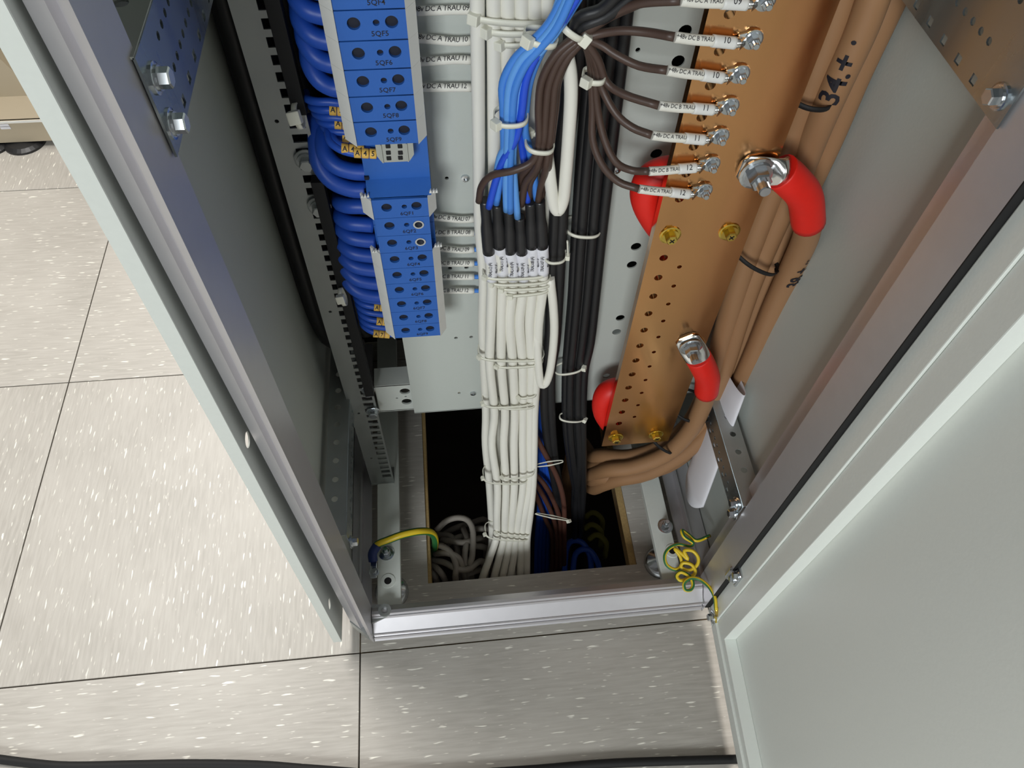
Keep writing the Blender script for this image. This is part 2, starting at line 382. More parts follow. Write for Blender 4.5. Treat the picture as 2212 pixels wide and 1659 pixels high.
p=PZ(1473,1245,.062); MB().lathe([(.012,0),(.012,.008),(.006,.008),(.006,.001)],p,(0,0,1),22).build('eyelet','galv',cab)

# ------------------------------------------------------------------ punched side rails (L sections between front and rear posts)
def side_rail(label, x, sgn, z0, z1, y0, y1, fl, bolts):
    """upright face at x (facing sgn), flange of width fl going to the side panel at the top"""
    t=thing('punched_rail',label,'mounting rail',(x,y0,z0),'punched side rails')
    hh=z1-z0; L=y1-y0; holes=[]; n=int((L-.05)/.0125)
    k=0; y=.045
    while y<L-.02:
        if k%2==0: holes.append(rect(y-.0035,.0045,y+.0035,.0115)); 
        if hh>.06: holes.append(circ(y,hh-.014,.0028,8))
        holes.append(circ(y+.006,hh*.42,.003,8)); y+=.0125; k+=1
    fr=basis((x,y0,z0),(0,1,0),(0,0,1))
    plate('face',rect(0,0,L,hh),holes,.0016,fr,'steel',t)
    hf=[circ(fl*.55*(-sgn),yy,.0046,14) for yy in [.055+.030*i for i in range(int((L-.08)/.030))]]
    fr2=basis((x,y0,z1),(1,0,0),(0,1,0))
    w=-sgn*fl; plate('flange',rect(min(0,w),.0,max(0,w),L),hf,.0016,fr2,'galv',t)
    for yy,zz in bolts: screw(t,(x+sgn*.0008,yy,zz),(sgn,0,0),.0062,washer=.9)
    return t
side_rail('punched steel rail bolted high on the left post beside the blue breakers',-.1612,1,.980,1.046,.392,.94,.030,[(.407,1.024),(.403,.996)])
side_rail('punched steel rail bolted high on the right post in the upper right corner',.3842,-1,.966,1.046,.398,.94,.030,[(.412,.982)])
side_rail('low punched steel rail on the left, above the left base rail',-.1612,1,.296,.341,.412,.94,.030,[(.418,.303)])
side_rail('low punched steel rail on the right, with rolled paper tucked behind',.3842,-1,.294,.341,.404,.94,.030,[(.410,.306),(.418,.322)])

# ------------------------------------------------------------------ slotted upright with its black duct
up=thing('slotted_upright','galvanised slotted upright left of the blue breaker columns','upright',(-.15,.63,.06))
slots=[rect(-.1425,z,-.1272,z+.0098) for z in [.082+.0168*i for i in range(72)] if not (.262<z<.352 and False)]
small=[circ(-.153,z,.0022,8) for z in (.155,.30,.545,.83)]
plate('face',rect(-.1655,.060,-.124,1.30),slots+small,.002,basis((0,.631,0),(1,0,0),(0,0,1)),'galv',up)
MB().box((-.1655,.632,.06),(-.1635,.665,1.30)).build('return_flange','galv',up)
MB().prism([(-.1655,.628),(-.124,.628),(-.124,.66),(-.1655,.66)],.0575,.062,'xyz').build('foot_plate','galv',up)
for px,py in ((663,345),(690,445)):
    p=PY(px,py,.628); screw(up,p,(0,-1,0),.0075,m='galv',washer=1.0)
for px,py in ((795,842),(806,888)):
    p=PY(px,py,.628); screw(up,p,(0,-1,0),.0068,m='zinc',washer=.9)
tag(MB().box((-.1335,.616,.365),(-.1205,.6285,.765),bev=.001).build('black_duct','matt'),'black plastic strip beside the slotted upright, lower length','trim strip','black plastic strips on the slotted upright')
tag(MB().box((-.1335,.616,.845),(-.1205,.6285,1.28),bev=.001).build('black_duct','matt'),'black plastic strip beside the slotted upright, upper length','trim strip','black plastic strips on the slotted upright')

# ------------------------------------------------------------------ mounting plate
YP=.640
mp=thing('mounting_plate','light grey drilled mounting plate behind breakers, cables and copper bar','mounting plate',(.15,YP,.27))
PX0,PX1,PZ0,PZ1=-.069,.395,.273,1.30
hl=[]
for q,r in [((1480,68),.0065),((1465,133),.0065),((1418,333),.0066),((1374,533),.0066),((1365,572),.0066),((1340,687),.0064),((1332,717),.0064),((1310,812),.0058),((1378,108),.0024),((1300,558),.0022),((965,385),.0022),((972,580),.0028),((1008,578),.0028),((985,730),.0026),((1018,728),.0026),((992,849),.0024)]:
    p=PY(*q,YP); hl.append(circ(p.x,p.z,r,14))
plate('sheet',rect(PX0,PZ0,PX1,PZ1),hl,.002,basis((0,YP+.001,0),(1,0,0),(0,0,1)),'wall',mp)
MB().box((PX0,YP,PZ0-.001),(PX1,YP+.02,PZ0+.001)).build('fold','wall',mp)
for q in ((1005,384),(1332,366),(1022,849)):
    p=PY(*q,YP); mb=MB().lathe([(.0048,0),(.0044,.0022),(.002,.0026),(.002,.001)],p,(0,-1,0),14); mb.build('pan_screw','zinc',mp)
cb=thing('crossbar','short light grey crossbar bolted to the slotted upright below the breakers','crossbar',(-.1,.65,.27))
plate('bar_face',rect(-.1235,.274,-.04,.345),[circ(-.079,.326,.008,14),circ(-.079,.297,.008,14),circ(-.093,.309,.002,8),circ(-.079,.312,.002,8)],.003,basis((0,.6485,0),(1,0,0),(0,0,1)),'paint',cb)
MB().box((-.1235,.647,.343),(-.04,.68,.346)).build('bar_flange','paint',cb); MB().box((-.1235,.647,.2725),(-.04,.665,.2755)).build('bar_flange','paint',cb)

# ================================================================== circuit breakers
YBK=.575
def breaker_meshes():
    w=.0500; h=.0247
    return w,h
BW,BH=.0545,.02465
cxm=PY(819,177,YBK).x; 
bx0,bx1=PY(747,177,YBK).x,PY(891,177,YBK).x; BW=bx1-bx0; bcx=(bx0+bx1)/2
HOL=[(-BW*.245,.0018,.0053),(0.004,.002,.0027),(BW*.29,.0022,.0052)]
_face=plate('front',rect(-BW/2,-BH/2+.0002,BW/2,BH/2-.0002),[circ(x,z,r,20) for x,z,r in HOL],.003,basis((0,.0015,0),(1,0,0),(0,0,1)),'blue')
face_me=_face.data; bpy.data.objects.remove(_face)
_b=MB().box((-BW/2-.004,.0175,-BH/2+.0003),(BW/2+.004,.064,BH/2-.0003)).box((-BW/2+.0003,.003,-BH/2+.0002),(-BW/2+.003,.0175,BH/2-.0002)).box((BW/2-.003,.003,-BH/2+.0002),(BW/2-.0003,.0175,BH/2-.0002)).build('body','blue'); body_me=_b.data; bpy.data.objects.remove(_b)
mb=MB()
for x,z,r in HOL: mb.lathe([(r+.0006,.003),(r+.0006,.0174)],(x,0,z),(0,1,0),18,mi=0)
_b=mb.build('hole_well','hole'); well_me=_b.data; bpy.data.objects.remove(_b)
mb=MB()
cvL=PY(723,177,YBK+.010).x-bcx; cvR=PY(911,177,YBK+.010).x-bcx
mb.prism([(-BW/2,-.0015),(-BW/2,.002),(cvL+.001,.013),(cvL-.0005,.011)],-BH/2-.0003,BH/2+.0003,'xyz')
_b=mb.build('c','whiteplas'); covL=_b.data; bpy.data.objects.remove(_b)
mb=MB(); mb.prism([(BW/2,-.0015),(BW/2,.002),(cvR-.001,.013),(cvR+.0005,.011)],-BH/2-.0003,BH/2+.0003,'xyz')
_b=mb.build('c','whiteplas'); covR=_b.data; bpy.data.objects.remove(_b)
def sub(name, me, parent, loc=(0,0,0)):
    o=bpy.data.objects.new(name,me); COL.objects.link(o); o.parent=parent; o.location=loc; return o
def breaker(code, x, z, covers, col, socket=False):
    t=thing('circuit_breaker','blue circuit breaker marked %s in the %s column'%(code,col),'circuit breaker',(x,YBK,z),'blue circuit breakers')
    sub('front',face_me,t); sub('body',body_me,t); sub('hole_well',well_me,t)
    if covers: sub('side_cover',covL,t); sub('side_cover',covR,t)
    text_flat('lettering',code,.0062,basis((x+.006,YBK-.0002,z-.0072),(1,0,0),(0,0,1)),'ink',t,bold=.00005)
    if socket:
        hx,hz,hr=HOL[2]; MB().lathe([(hr+.0004,0),(hr+.0004,-.0012),(hr-.0012,-.0012),(hr-.0014,.006)],(x+hx,YBK,z+hz),(0,1,0),18,caps=False).build('test_socket','zinc',t)
zz0=PY(838,302,YBK).z+.0072
for i in range(6):
    z=zz0+i*.02545; code='5QF%d'%(9-i)
    breaker(code, bcx+(0), z, True, 'upper')
for i,py in enumerate((462,498,535,568,605,636,665,695,725)):
    z=PY(862+4.8*i,462,YBK).z+.0072-.0246*i
    breaker('6QF%d'%(i+1), bcx+.0035, z, i not in (1,2), 'lower', socket=i in (1,2))
# ragged clip ends on the covers, header block and the grey terminal
hz1=PY(862,462,YBK).z+.0072+BH/2
t=thing('breaker_header','dark blue shouldered header block on top of the lower breaker column','breaker block',(bcx+.0035,.60,hz1))
hx0,hx1=bcx+.0035-BW/2-.004,bcx+.0035+BW/2+.004
hzt=zz0-BH/2-.002
MB().prism([(.578,hz1+.0004),(.594,hz1+.010),(.594,hzt),(.639,hzt),(.639,hz1+.0004)],hx0,hx1,'yzx').build('block','blue',t)
for q in ((860,418),(792,383),(792,411)):
    p=PY(*q,.5935); MB().box((p.x-(.005 if q[0]==860 else .0022),.5915,p.z-.0018),(p.x+(.005 if q[0]==860 else .0022),.5945,p.z+.0018)).build('slot','hole',t)
gt=thing('terminal_connector','small grey terminal plug with six slots under breaker 5QF9','terminal',(bcx,.58,hzt))
xa,xb=PY(813,330,.580).x,PY(894,330,.580).x; za,zb=PY(850,350,.580).z,PY(850,310,.580).z; zc=(za+zb)/2
MB().prism([(xa,zb),(xa,zc-.003),(xa+.004,za),(xb-.005,za),(xb,zc-.003),(xb,zb)],.580,.5935,'xzy').build('housing','grey',gt)
MB().box((xa+.0045,.5785,za+.0005),(xa+.0055,.5805,zb)).box((xb-.0065,.5785,za+.0005),(xb-.0055,.5805,zb)).build('ridge','grey',gt)
for q in ((838,316),(864,316),(839,330),(865,330),(840,342),(865,341)):
    p=PY(*q,.5795); MB().box((p.x-.0022,.5790,p.z-.0022),(p.x+.0022,.5802,p.z+.0022),bev=.0006).build('slot','matt',gt)
for q,fl in (((788,424),-1),((936,414),1),((812,543),-1),((946,531),1)):
    p=PY(*q,YBK+.004); t_=MB()
    for k in range(3): t_.prism([(p.x+(k-1)*.003-.0012,p.z-.001),(p.x+(k-1)*.003+.0014,p.z-.001),(p.x+(k-1)*.003+.0008,p.z+.003)],YBK+.003,YBK+.006,'xzy')
    tag(t_.build('clip_teeth','whiteplas'),'ragged white teeth at the top of the %s, %s cover strip'%('left' if fl<0 else 'right','short' if q[1]<500 else 'long'),'clip')

# ------------------------------------------------------------------ blue loop cables on the left of the breakers
def loop(label, ex, ey, r, dx, rise, group, m='bluecable', y0=.610, marker=None, thin=False):
    pts=[PY(ex,ey,y0), PY(ex-dx*.35,ey-2,y0), PY(ex-dx*.72,ey-rise*.16,y0+.002), PY(ex-dx*.97,ey-rise*.45,y0+.010), PY(ex-dx*1.03,ey-rise*.8,y0+.022), PY(ex-dx*1.05,ey-rise*1.35,y0+.045)]
    if pts[0].x<bx0-.004: pts=[Vector((bx0+.002,pts[0].y+.004,pts[0].z))]+pts
    if marker is None:
        return tag(tubeobj('blue_cable',pts,r,m),label,'cable',group)
    t=thing('blue_wire',label,'wire',tuple(pts[-1]),group)
    tubeobj('insulation',pts,r,m,t)
    mx,my,n,txt=marker; p=PY(mx,my,y0-.001); d=(pts[0]-pts[1]).normalized() if len(pts)<7 else (pts[1]-pts[2]).normalized()
    for k in range(n):
        c=p+d*(k-(n-1)/2)*.0072
        mk=MB().lathe([(r+.0005,-.0033),(r+.0012,-.003),(r+.0012,.003),(r+.0005,.0033)],c,d,14,smooth=True).build('number_ring','yellow',t)
        if k<len(txt):
            text_round('digit',txt[k],.0062,[c-d*.004,c,c+d*.004],r+.0012,(.1,-.75,.5),'ink',mk,bold=.0001)
    return t
G5='thick blue loops beside the upper breakers'; G6='thick blue loops beside the lower breakers'
for i,(ex,ey,dx,rs) in enumerate([(708,-22,72,70),(716,32,76,80),(726,88,78,95),(736,138,78,110),(744,190,76,115)]):
    loop('thick blue cable looping into the upper breakers, %s loop from above'%ORD[i],ex,ey,.0085,dx,rs,G5)
for i,(ex,ey,dx,rs) in enumerate([(795,372,95,85),(795,410,108,120)]):
    loop('thick blue cable curving into the blue header block, %s of the two'%('upper','lower')[i],ex,ey,.0085,dx,rs,'thick blue cables at the header block',y0=.606)
for i,(ex,ey,dx,rs) in enumerate([(800,447,65,15),(806,486,70,30),(812,520,74,48),(818,553,78,52),(822,583,80,60),(828,612,82,66),(834,640,84,70)]):
    loop('thick blue cable looping into the lower breakers, %s loop from above'%ORD[i],ex,ey,.0085,dx,rs,G6)
mk={1:(728,238,2,'A3'),3:(739,268,2,'A4'),5:(747,296,1,'A')}
for i,(ex,ey) in enumerate([(738,222),(745,240),(750,256),(756,272),(762,287),(766,302)]):
    loop('thin blue wire %s beside the upper breakers, %s thin wire from above'%('with yellow letter rings' if i in mk else 'without rings',ORD[i]),ex,ey,.0039,74-i*3,16+i*2,'thin blue wires beside the upper breakers',marker=mk.get(i))
loop('thin blue wire with three yellow rings below breaker 5QF9, left one',800,325,.0036,80,50,'thin blue wires below breaker 5QF9',y0=.592,marker=(762,322,3,'A44'))
loop('thin blue wire with three yellow rings below breaker 5QF9, right one',822,336,.0036,110,60,'thin blue wires below breaker 5QF9',y0=.588,marker=(789,331,3,'A45'))
mk={1:(820,663,2,'A5'),3:(825,694,2,'A6'),5:(824,721,3,'A7')}
for i,(ex,ey) in enumerate([(836,652),(838,665),(842,680),(846,695),(849,709),(852,722)]):
    loop('thin blue wire %s beside the lower breakers, %s thin wire from above'%('with yellow letter rings' if i in mk else 'without rings',ORD[i]),ex,ey,.0042,68,40,'thin blue wires beside the lower breakers',marker=mk.get(i))

# ------------------------------------------------------------------ labelled grey sleeves between breakers and white bundle
FACE=(0,-.62,.78)
def sleeve_wire(label, txt, y, x0, x1, dy, yd, grp):
    pts=[PY(x0,y+dy,yd),PY(x0+(x1-x0)*.35,y+dy*.4,yd),PY(x0+(x1-x0)*.7,y-dy*.3,yd),PY(x1,y,yd)]
    t=thing('marked_wire',label,'wire',tuple(pts[0]),grp)
    tubeobj('blue_core',[PY(x0-14,y+dy,yd)]+pts+[PY(x1+22,y,yd)],.0028,'midblue',t,seg=10)
    tubeobj('marker_sleeve',pts,.0041,'sleeve',t)
    text_round('lettering',txt,.0062,pts,.0041,(0,-.5,.85),'ink',t,at=.45,shear=.15,ang=-.15,space=.92)
for y,n in ((22,'09'),(88,'10'),(130,'11'),(189,'12')):
    sleeve_wire('wire sleeved DC A TRAU %s, %s from above beside the upper breakers'%(n,ORD[int(n)-9]),'-48v DC A TRAU %s'%n,y,896,1018,{'09':2,'10':-6,'11':4,'12':0}[n],.631,'marked wires right of the upper breakers')
for y,n in ((473,'07'),(503,'08'),(539,'09'),(569,'10'),(598,'11'),(628,'12')):
    sleeve_wire('wire sleeved DC B TRAU %s, %s from above beside the lower breakers'%(n,ORD[int(n)-7]),'-48v DC B TRAU %s'%n,y,925,1024,-5 if n in('07','09') else 0,.631,'marked wires right of the lower breakers')

# ================================================================== white cable bundle
RW=.0066
def wpath(xs, ys, yd, below=True):
    pts=[PY(x,y,d) for x,y,d in zip(xs,ys,yd)]
    if below: pts += [pts[-1]+Vector((-.004,-.004,-.05)), pts[-1]+Vector((-.02,-.0,-.16)), pts[-1]+Vector((-.05,.02,-.30))]
    return pts
ys_b=[-60,120,300,480,600,700,790,890,960,1045,1160,1205,1250]
yd_b=[.622,.622,.620,.618,.618,.618,.618,.615,.598,.575,.538,.515,.490]
back=[ [1030,1032,1034,1036,1045,1043,1046,1050,1049,1057,1063,1056,1046],
       [1066,1067,1067,1068,1066,1064,1067,1073,1072,1080,1081,1077,1072],
       [1096,1097,1098,1098,1092,1090,1094,1098,1097,1103,1098,1094,1091],
       [1127,1127,1127,1126,1117,1112,1117,1120,1120,1123,1110,1106,1107],
       [1155,1155,1153,1151,1141,1133,1138,1138,1138,1140,1121,1121,1122],
       [1183,1183,1180,1176,1160,1152,1152,1148,1148,1146,1131,1132,1131]]
for i,xs in enumerate(back):
    tag(tubeobj('white_cable',wpath(xs,ys_b,yd_b),RW,'white'),'white cable in the rear layer of the bundle, %s from the left'%ORD[i],'cable','rear white cables of the bundle')
ys_f=[600,640,700,790,890,960,1045,1110,1160,1205,1252]
yd_f=[.603,.603,.602,.602,.599,.583,.558,.536,.522,.498,.472]
front=[ [1062,1062,1060,1058,1068,1062,1074,1073,1072,1058,1041],
        [1086,1085,1083,1083,1091,1088,1093,1091,1089,1078,1066],
        [1108,1105,1101,1108,1112,1110,1111,1107,1103,1094,1084],
        [1131,1128,1122,1129,1130,1129,1130,1122,1115,1109,1101],
        [1152,1149,1144,1148,1146,1145,1145,1134,1127,1125,1123],
        [1173,1170,1163,1160,1154,1153,1151,1145,1139,1138,1137]]
shr=[(1047,432,1056,545),(1074,440,1079,532),(1099,452,1102,543),(1122,468,1127,545),(1145,436,1149,532),(1166,432,1171,532)]
trau=['12','11','10','09','08','07']
blue_to=[];
for i,xs in enumerate(front):
    x0,y0,x1,y1=shr[i]
    pts=[PY(x1,y1-14,.602)]+wpath(xs,ys_f,yd_f)
    t=thing('supply_cable','white supply cable labelled TRAU-%s (A) ending in black heat shrink'%trau[i],'cable',tuple(pts[-1]),'labelled supply cables of the bundle')
    tubeobj('jacket',pts,RW,'white',t)
    sp=[PY(x0,y0,.598),PY(x0+(x1-x0)*.3,y0+(y1-y0)*.3,.600),PY(x0+(x1-x0)*.6,y0+(y1-y0)*.6,.602),PY(x1,y1,.602),]
    tubeobj('heat_shrink',sp,lambda u:.0056+.0016*min(1,max(0,(u-.45)*6)),'shrink',t,seg=14)
    # printed white label below the shrink
    lp=[PY(x1+.3,y1-1,.6025),PY(xs[0],y1+30,.603),PY(xs[0],y1+58,.603)]
    tubeobj('label_wrap',lp,RW+.0006,'paper',t,seg=14)
    text_round('lettering','TRAU-%s (A)'%trau[i],.0055,lp[::-1],RW+.0007,(0,-.7,.7),'ink',t,at=.50,ang=.30,space=.85)
    text_round('lettering','48V DC',.0055,lp[::-1],RW+.0007,(0,-.7,.7),'ink',t,at=.50,ang=-.75,space=.85)
# side loops of spare white cable
tag(tubeobj('white_cable_loop',[PY(1188,600,.604),PY(1195,660,.600),PY(1197,720,.598),PY(1190,790,.596),PY(1180,826,.594),PY(1168,828,.594),PY(1163,790,.596),PY(1160,740,.600),PY(1158,700,.606)],.0058,'white'),'white cable loop hanging at the right side of the bundle, low','cable')
tag(tubeobj('white_cable_loop',[PY(1222,105,.590),PY(1232,160,.588),PY(1233,220,.586),PY(1228,300,.584),PY(1222,380,.582),PY(1217,430,.582),PY(1206,455,.582),PY(1196,440,.582),PY(1190,400,.584),PY(1184,350,.588),PY(1176,300,.600)],.0064,'white'),'long glossy white cable loop right of the brown wires, high','cable')

# ------------------------------------------------------------------ blue and brown cores rising from the heat shrinks
bl=['deepblue','midblue','lightblue','lightblue','midblue','lightblue','midblue','deepblue']
bluep=[ [(1056,448),(1068,400),(1085,350),(1108,312),(1120,280),(1128,235),(1137,170),(1165,110),(1205,60),(1260,-30)],
        [(1072,440),(1082,380),(1088,330),(1088,280),(1087,230),(1086,180),(1110,130),(1145,95),(1190,45),(1232,-40)],
        [(1065,436),(1070,395),(1080,340),(1096,310),(1097,275),(1096,230),(1107,165),(1135,115),(1185,60),(1222,-35)],
        [(1094,455),(1093,400),(1095,340),(1097,280),(1096,240),(1102,180),(1125,130),(1158,100),(1200,50),(1240,-35)],
        [(1102,458),(1102,400),(1103,340),(1106,282),(1107,240),(1113,190),(1135,140),(1165,105),(1205,55),(1246,-35)],
        [(1118,470),(1112,400),(1108,340),(1112,282),(1115,240),(1122,190),(1145,140),(1170,108),(1208,58),(1252,-35)],
        [(1159,430),(1154,380),(1143,320),(1134,280),(1136,235),(1143,180),(1160,130),(1180,95),(1215,50),(1268,-35)],
        [(1140,440),(1136,380),(1128,320),(1121,280),(1124,235),(1131,185),(1150,135),(1172,100),(1202,55),(1246,-50)]]
bd=[.596,.590,.584,.576,.572,.568,.564,.562,.560,.558]
off=[-.004,-.002,.0,-.006,-.008,-.004,.002,.004]
for i,pp in enumerate(bluep):
    pts=[PY(x,y,d+off[i]) for (x,y),d in zip(pp,bd)]
    tag(tubeobj('blue_core_wire',pts,.0037,bl[i],seg=10),'thin %s core wire above the heat shrinks, %s blue from the left'%({'deepblue':'strong blue','midblue':'sky blue','lightblue':'pale blue'}[bl[i]],ORD[[0,2,1,3,4,5,7,6][i]]),'wire','blue core wires rising from the heat shrinks')
brp=[ [(1034,432),(1040,400),(1062,376),(1110,365),(1150,345),(1164,300),(1163,230),(1170,170),(1200,115),(1245,78)],
      [(1120,412),(1128,385),(1142,368),(1156,350),(1167,300),(1170,230),(1178,170),(1205,118),(1248,80)],
      [(1126,440),(1134,395),(1150,372),(1162,350),(1174,300),(1179,230),(1186,175),(1210,122),(1250,84)],
      [(1143,434),(1146,400),(1160,372),(1172,350),(1180,300),(1187,230),(1193,178),(1215,126),(1252,86)],
      [(1162,430),(1168,400),(1176,372),(1180,350),(1187,300),(1194,230),(1199,180),(1220,130),(1254,88)],
      [(1170,430),(1176,400),(1184,372),(1187,350),(1193,300),(1201,235),(1206,182),(1226,132),(1256,90)]]
for i,pp in enumerate(brp):
    n=len(pp); pts=[PY(x,y,.598-(.598-.574)*min(1,k/3)) + Vector((0,(i%2)*.005-.002,0)) for k,(x,y) in enumerate(pp)]
    tag(tubeobj('brown_core_wire',pts,.0037,'brownwire',seg=10),'brown core wire climbing from the heat shrinks to the upper tie, %s from the left'%ORD[i],'wire','brown core wires rising from the heat shrinks')

# ================================================================== copper bar with its screws
YC=.550; bz0=.279
bar=thing('copper_busbar','polished copper busbar with two rows of drilled holes','busbar',(.27,YC,bz0))
bxL,bxR=.2175,.3225
bh=[circ(.2352,.9678-.0317*k,.0047,16) for k in range(-5,7)]+[circ(.2352,.6935-.0317*k,.0047,16) for k in range(12)]+[circ(.2562,.6775-.0317*k,.0027,12) for k in range(11)]
plate('bar',[(bxL,bz0),(bxR,bz0),(bxR,1.30),(bxL,1.30)],bh,.010,basis((0,YC+.005,0),(1,0,0),(0,0,1)),'copper',bar)
for x,z in ((.2355,.728),(.2995,.728),(.236,.304),(.2985,.304)):
    screw(bar,(x,YC,z),(0,-1,0),.0062,m='gold',name='mounting_screw',cross=True,washer=1.1)
for x,z in ((.2355,.728),(.2995,.728),(.236,.304),(.2985,.304)):
    MB().lathe([(.012,.011),(.014,.02),(.014,.075),(.012,.088)],(x,YC,z),(0,1,0),16).build('standoff','darkbrown',bar)

# brown leads with marked sleeves, lugs and bolts
NL=[0]
def lead(code, lx, lz, mids, sleeve_px, yl=YC-.006):
    L=Vector((lx,YC-.0005,lz)); se=PY(*sleeve_px,YC-.008); d=(L-se); sl_end=L+Vector((-.016,-.006,0))
    t=thing('brown_lead','brown lead marked DC %s, %s lead from the top of the copper bar'%(code,ORD[int(round((.9785-lz)/.0316))]),'wire',tuple(L),'brown leads bolted to the copper bar')
    pts=[PY(*m) for m in mids]+[se]
    tubeobj('insulation',pts,.0036,'brownwire',t,seg=10)
    s1=se+(sl_end-se)*.66; sp=[se,se+(sl_end-se)*.33+Vector((0,0,-.0005)),s1]
    tubeobj('marker_sleeve',sp,.0043,'sleeve',t)
    tubeobj('end_sleeve',[s1-(sl_end-se)*.04,s1+(sl_end-s1)*.5,sl_end],.0050,'whiteplas',t)
    text_round('lettering','+48v DC '+code[:-3],.0046,sp,.0043,(0,-.55,.83),'ink',t,at=.455,shear=.15,ang=-.25,space=.95)
    text_round('lettering',code[-2:],.0068,[s1,sl_end],.0050,(0,-.55,.83),'ink',t,at=.45,shear=.1,ang=-.2)
    # crimp lug: barrel, neck and ring palm
    mb=MB().tube([sl_end-Vector((.001,0,0)),sl_end+Vector((.005,.001,0))],.0042,12,interp=False)
    mb.prism([(sl_end.x+.004,lz-.0044),(L.x-.004,lz-.0068),(L.x+.004,lz-.0068),(L.x+.0068,lz-.004),(L.x+.0075,lz+.005),(L.x,lz+.0072),(sl_end.x+.004,lz+.0044)],YC-.0022,YC-.0002,'xzy')
    mb.prism([(sl_end.x+.003,YC-.0115),(sl_end.x+.003,YC-.001),(L.x-.003,YC-.001)],lz-.0038,lz+.0038,'xyz')
    lug=mb.build('cable_lug','tinned',t)
    screw(t,(lx,YC-.0022,lz),(0,-1,0),.0050,washer=1.0,head=.5,stud=.004)
T0=(1262,82,.575)
lead('B TRAU 10',.2595,.9465,[T0,(1300,72,.572),(1345,66,.565),(1400,70,.556)],(1457,80))
lead('A TRAU 10',.2575,.9155,[T0,(1300,98,.572),(1330,118,.566),(1380,142,.556)],(1441,152))
lead('B TRAU 11',.2570,.8845,[T0,(1292,130,.574),(1310,178,.570),(1350,205,.558)],(1423,228))
lead('A TRAU 11',.2565,.8530,[T0,(1285,130,.576),(1300,190,.572),(1330,245,.560),(1365,275,.552)],(1408,292))
lead('B TRAU 12',.2562,.8215,[T0,(1282,140,.578),(1290,230,.574),(1305,300,.564),(1330,350,.554),(1365,368,.550)],(1402,370))
lead('A TRAU 12',.2568,.7890,[T0,(1276,140,.580),(1280,230,.576),(1280,300,.568),(1300,355,.558),(1335,392,.550)],(1380,408))
lead('A TRAU 09',.2600,.9785,[(1262,72,.575),(1300,45,.572),(1345,20,.565),(1390,6,.556)],(1470,1))
# thick black cables over the top
for i,(a,b,c) in enumerate([((1250,40),(1300,20),(1350,-30)),((1255,60),(1310,35),(1380,-20)),((1258,72),(1320,30),(1420,-15))]):
    tag(tubeobj('black_cable',[PY(1235,95+i*4,.585),PY(*a,.575),PY(*b,.57),PY(*c,.565),PY(c[0]+70,c[1]-50,.56)],.0052,'black' if i<2 else 'brownwire'),'%s running up to the right at the top edge, %s of three'%('black cable' if i<2 else 'dark cable',['upper','middle','lower'][i]),'cable','dark cables at the top edge')

# ------------------------------------------------------------------ black cable bundle
ys=[-60,150,350,520,640,740,810,915,1000,1100,1240]
yd=[.622,.622,.622,.622,.622,.622,.620,.610,.600,.590,.575]
bk=[ [1292,1272,1255,1243,1236,1227,1222,1222,1232,1248,1248],
     [1306,1287,1268,1255,1247,1238,1232,1231,1238,1252,1256],
     [1322,1301,1281,1267,1258,1247,1242,1240,1246,1240,1246],
     [1337,1315,1294,1279,1269,1258,1250,1248,1252,1243,1238],
     [1351,1329,1307,1290,1279,1268,1257,1255,1257,1256,1252],
     [1364,1341,1318,1299,1287,1276,1262,1259,1260,1258,1244]]
for k,xs in enumerate(bk):
    for lay in (0,):
        pts=[PY(x,y,d-(.005 if k%2 else 0)) for x,y,d in zip(xs,ys,yd)]; pts+=[pts[-1]+Vector((0,.01,-.2))]
        tag(tubeobj('black_cable',pts,.0060,'black'),'black cable of the vertical black bundle, %s from the left'%ORD[k],'cable','black cables of the vertical bundle')
for k,(xs) in enumerate([[1252,1245,1222,1212,1206,1200,1190,1192,1200,1215,1215],[1240,1228,1205,1196,1190,1186,1176,1178,1190,1205,1200]]):
    pts=[PY(x,y,d) for x,y,d in zip(xs,ys,[.612,.612,.612,.612,.612,.612,.612,.605,.595,.58,.56])]; pts+=[pts[-1]+Vector((0,.01,-.2))]
    tag(tubeobj('black_cable',pts,.0068,'black'),'thick black cable just right of the white bundle, %s one'%('right','left')[k],'cable','thick black cables beside the white bundle')
for k,dx in enumerate((0,8,16,24)):
    pts=[PY(1160+dx*.2,870,.628),PY(1163+dx*.6,950,.622),PY(1168+dx*.8,1010,.615),PY(1166+dx*.9,1080,.602),PY(1160+dx,1160,.585),PY(1157+dx,1250,.565),PY(1157+dx,1250,.565)+Vector((0,0,-.2))]
    tag(tubeobj('blue_cable',pts,.0048,'bluecable'),'blue cable dropping through the floor opening behind the white bundle, %s from the left'%ORD[k],'cable','blue cables in the floor opening')
for k,q in enumerate([[(1150,930),(1180,985),(1203,1030),(1217,1080),(1219,1140),(1217,1250)],[(1152,1020),(1175,1045),(1195,1080),(1209,1120),(1211,1160),(1208,1250)],[(1150,1035),(1170,1065),(1188,1100),(1200,1135),(1203,1170),(1199,1250)],[(1150,1050),(1166,1090),(1180,1125),(1191,1150),(1194,1190),(1190,1250)]]):
    pts=[PY(x,y,d) for (x,y),d in zip(q,[.60,.59,.58,.565,.55,.53])]; pts+=[pts[-1]+Vector((0,0,-.2))]
    tag(tubeobj('brown_cable',pts,.0046,'darkbrown'),'brown cable curving down into the floor opening, %s from the right'%ORD[k],'cable','brown cables in the floor opening')

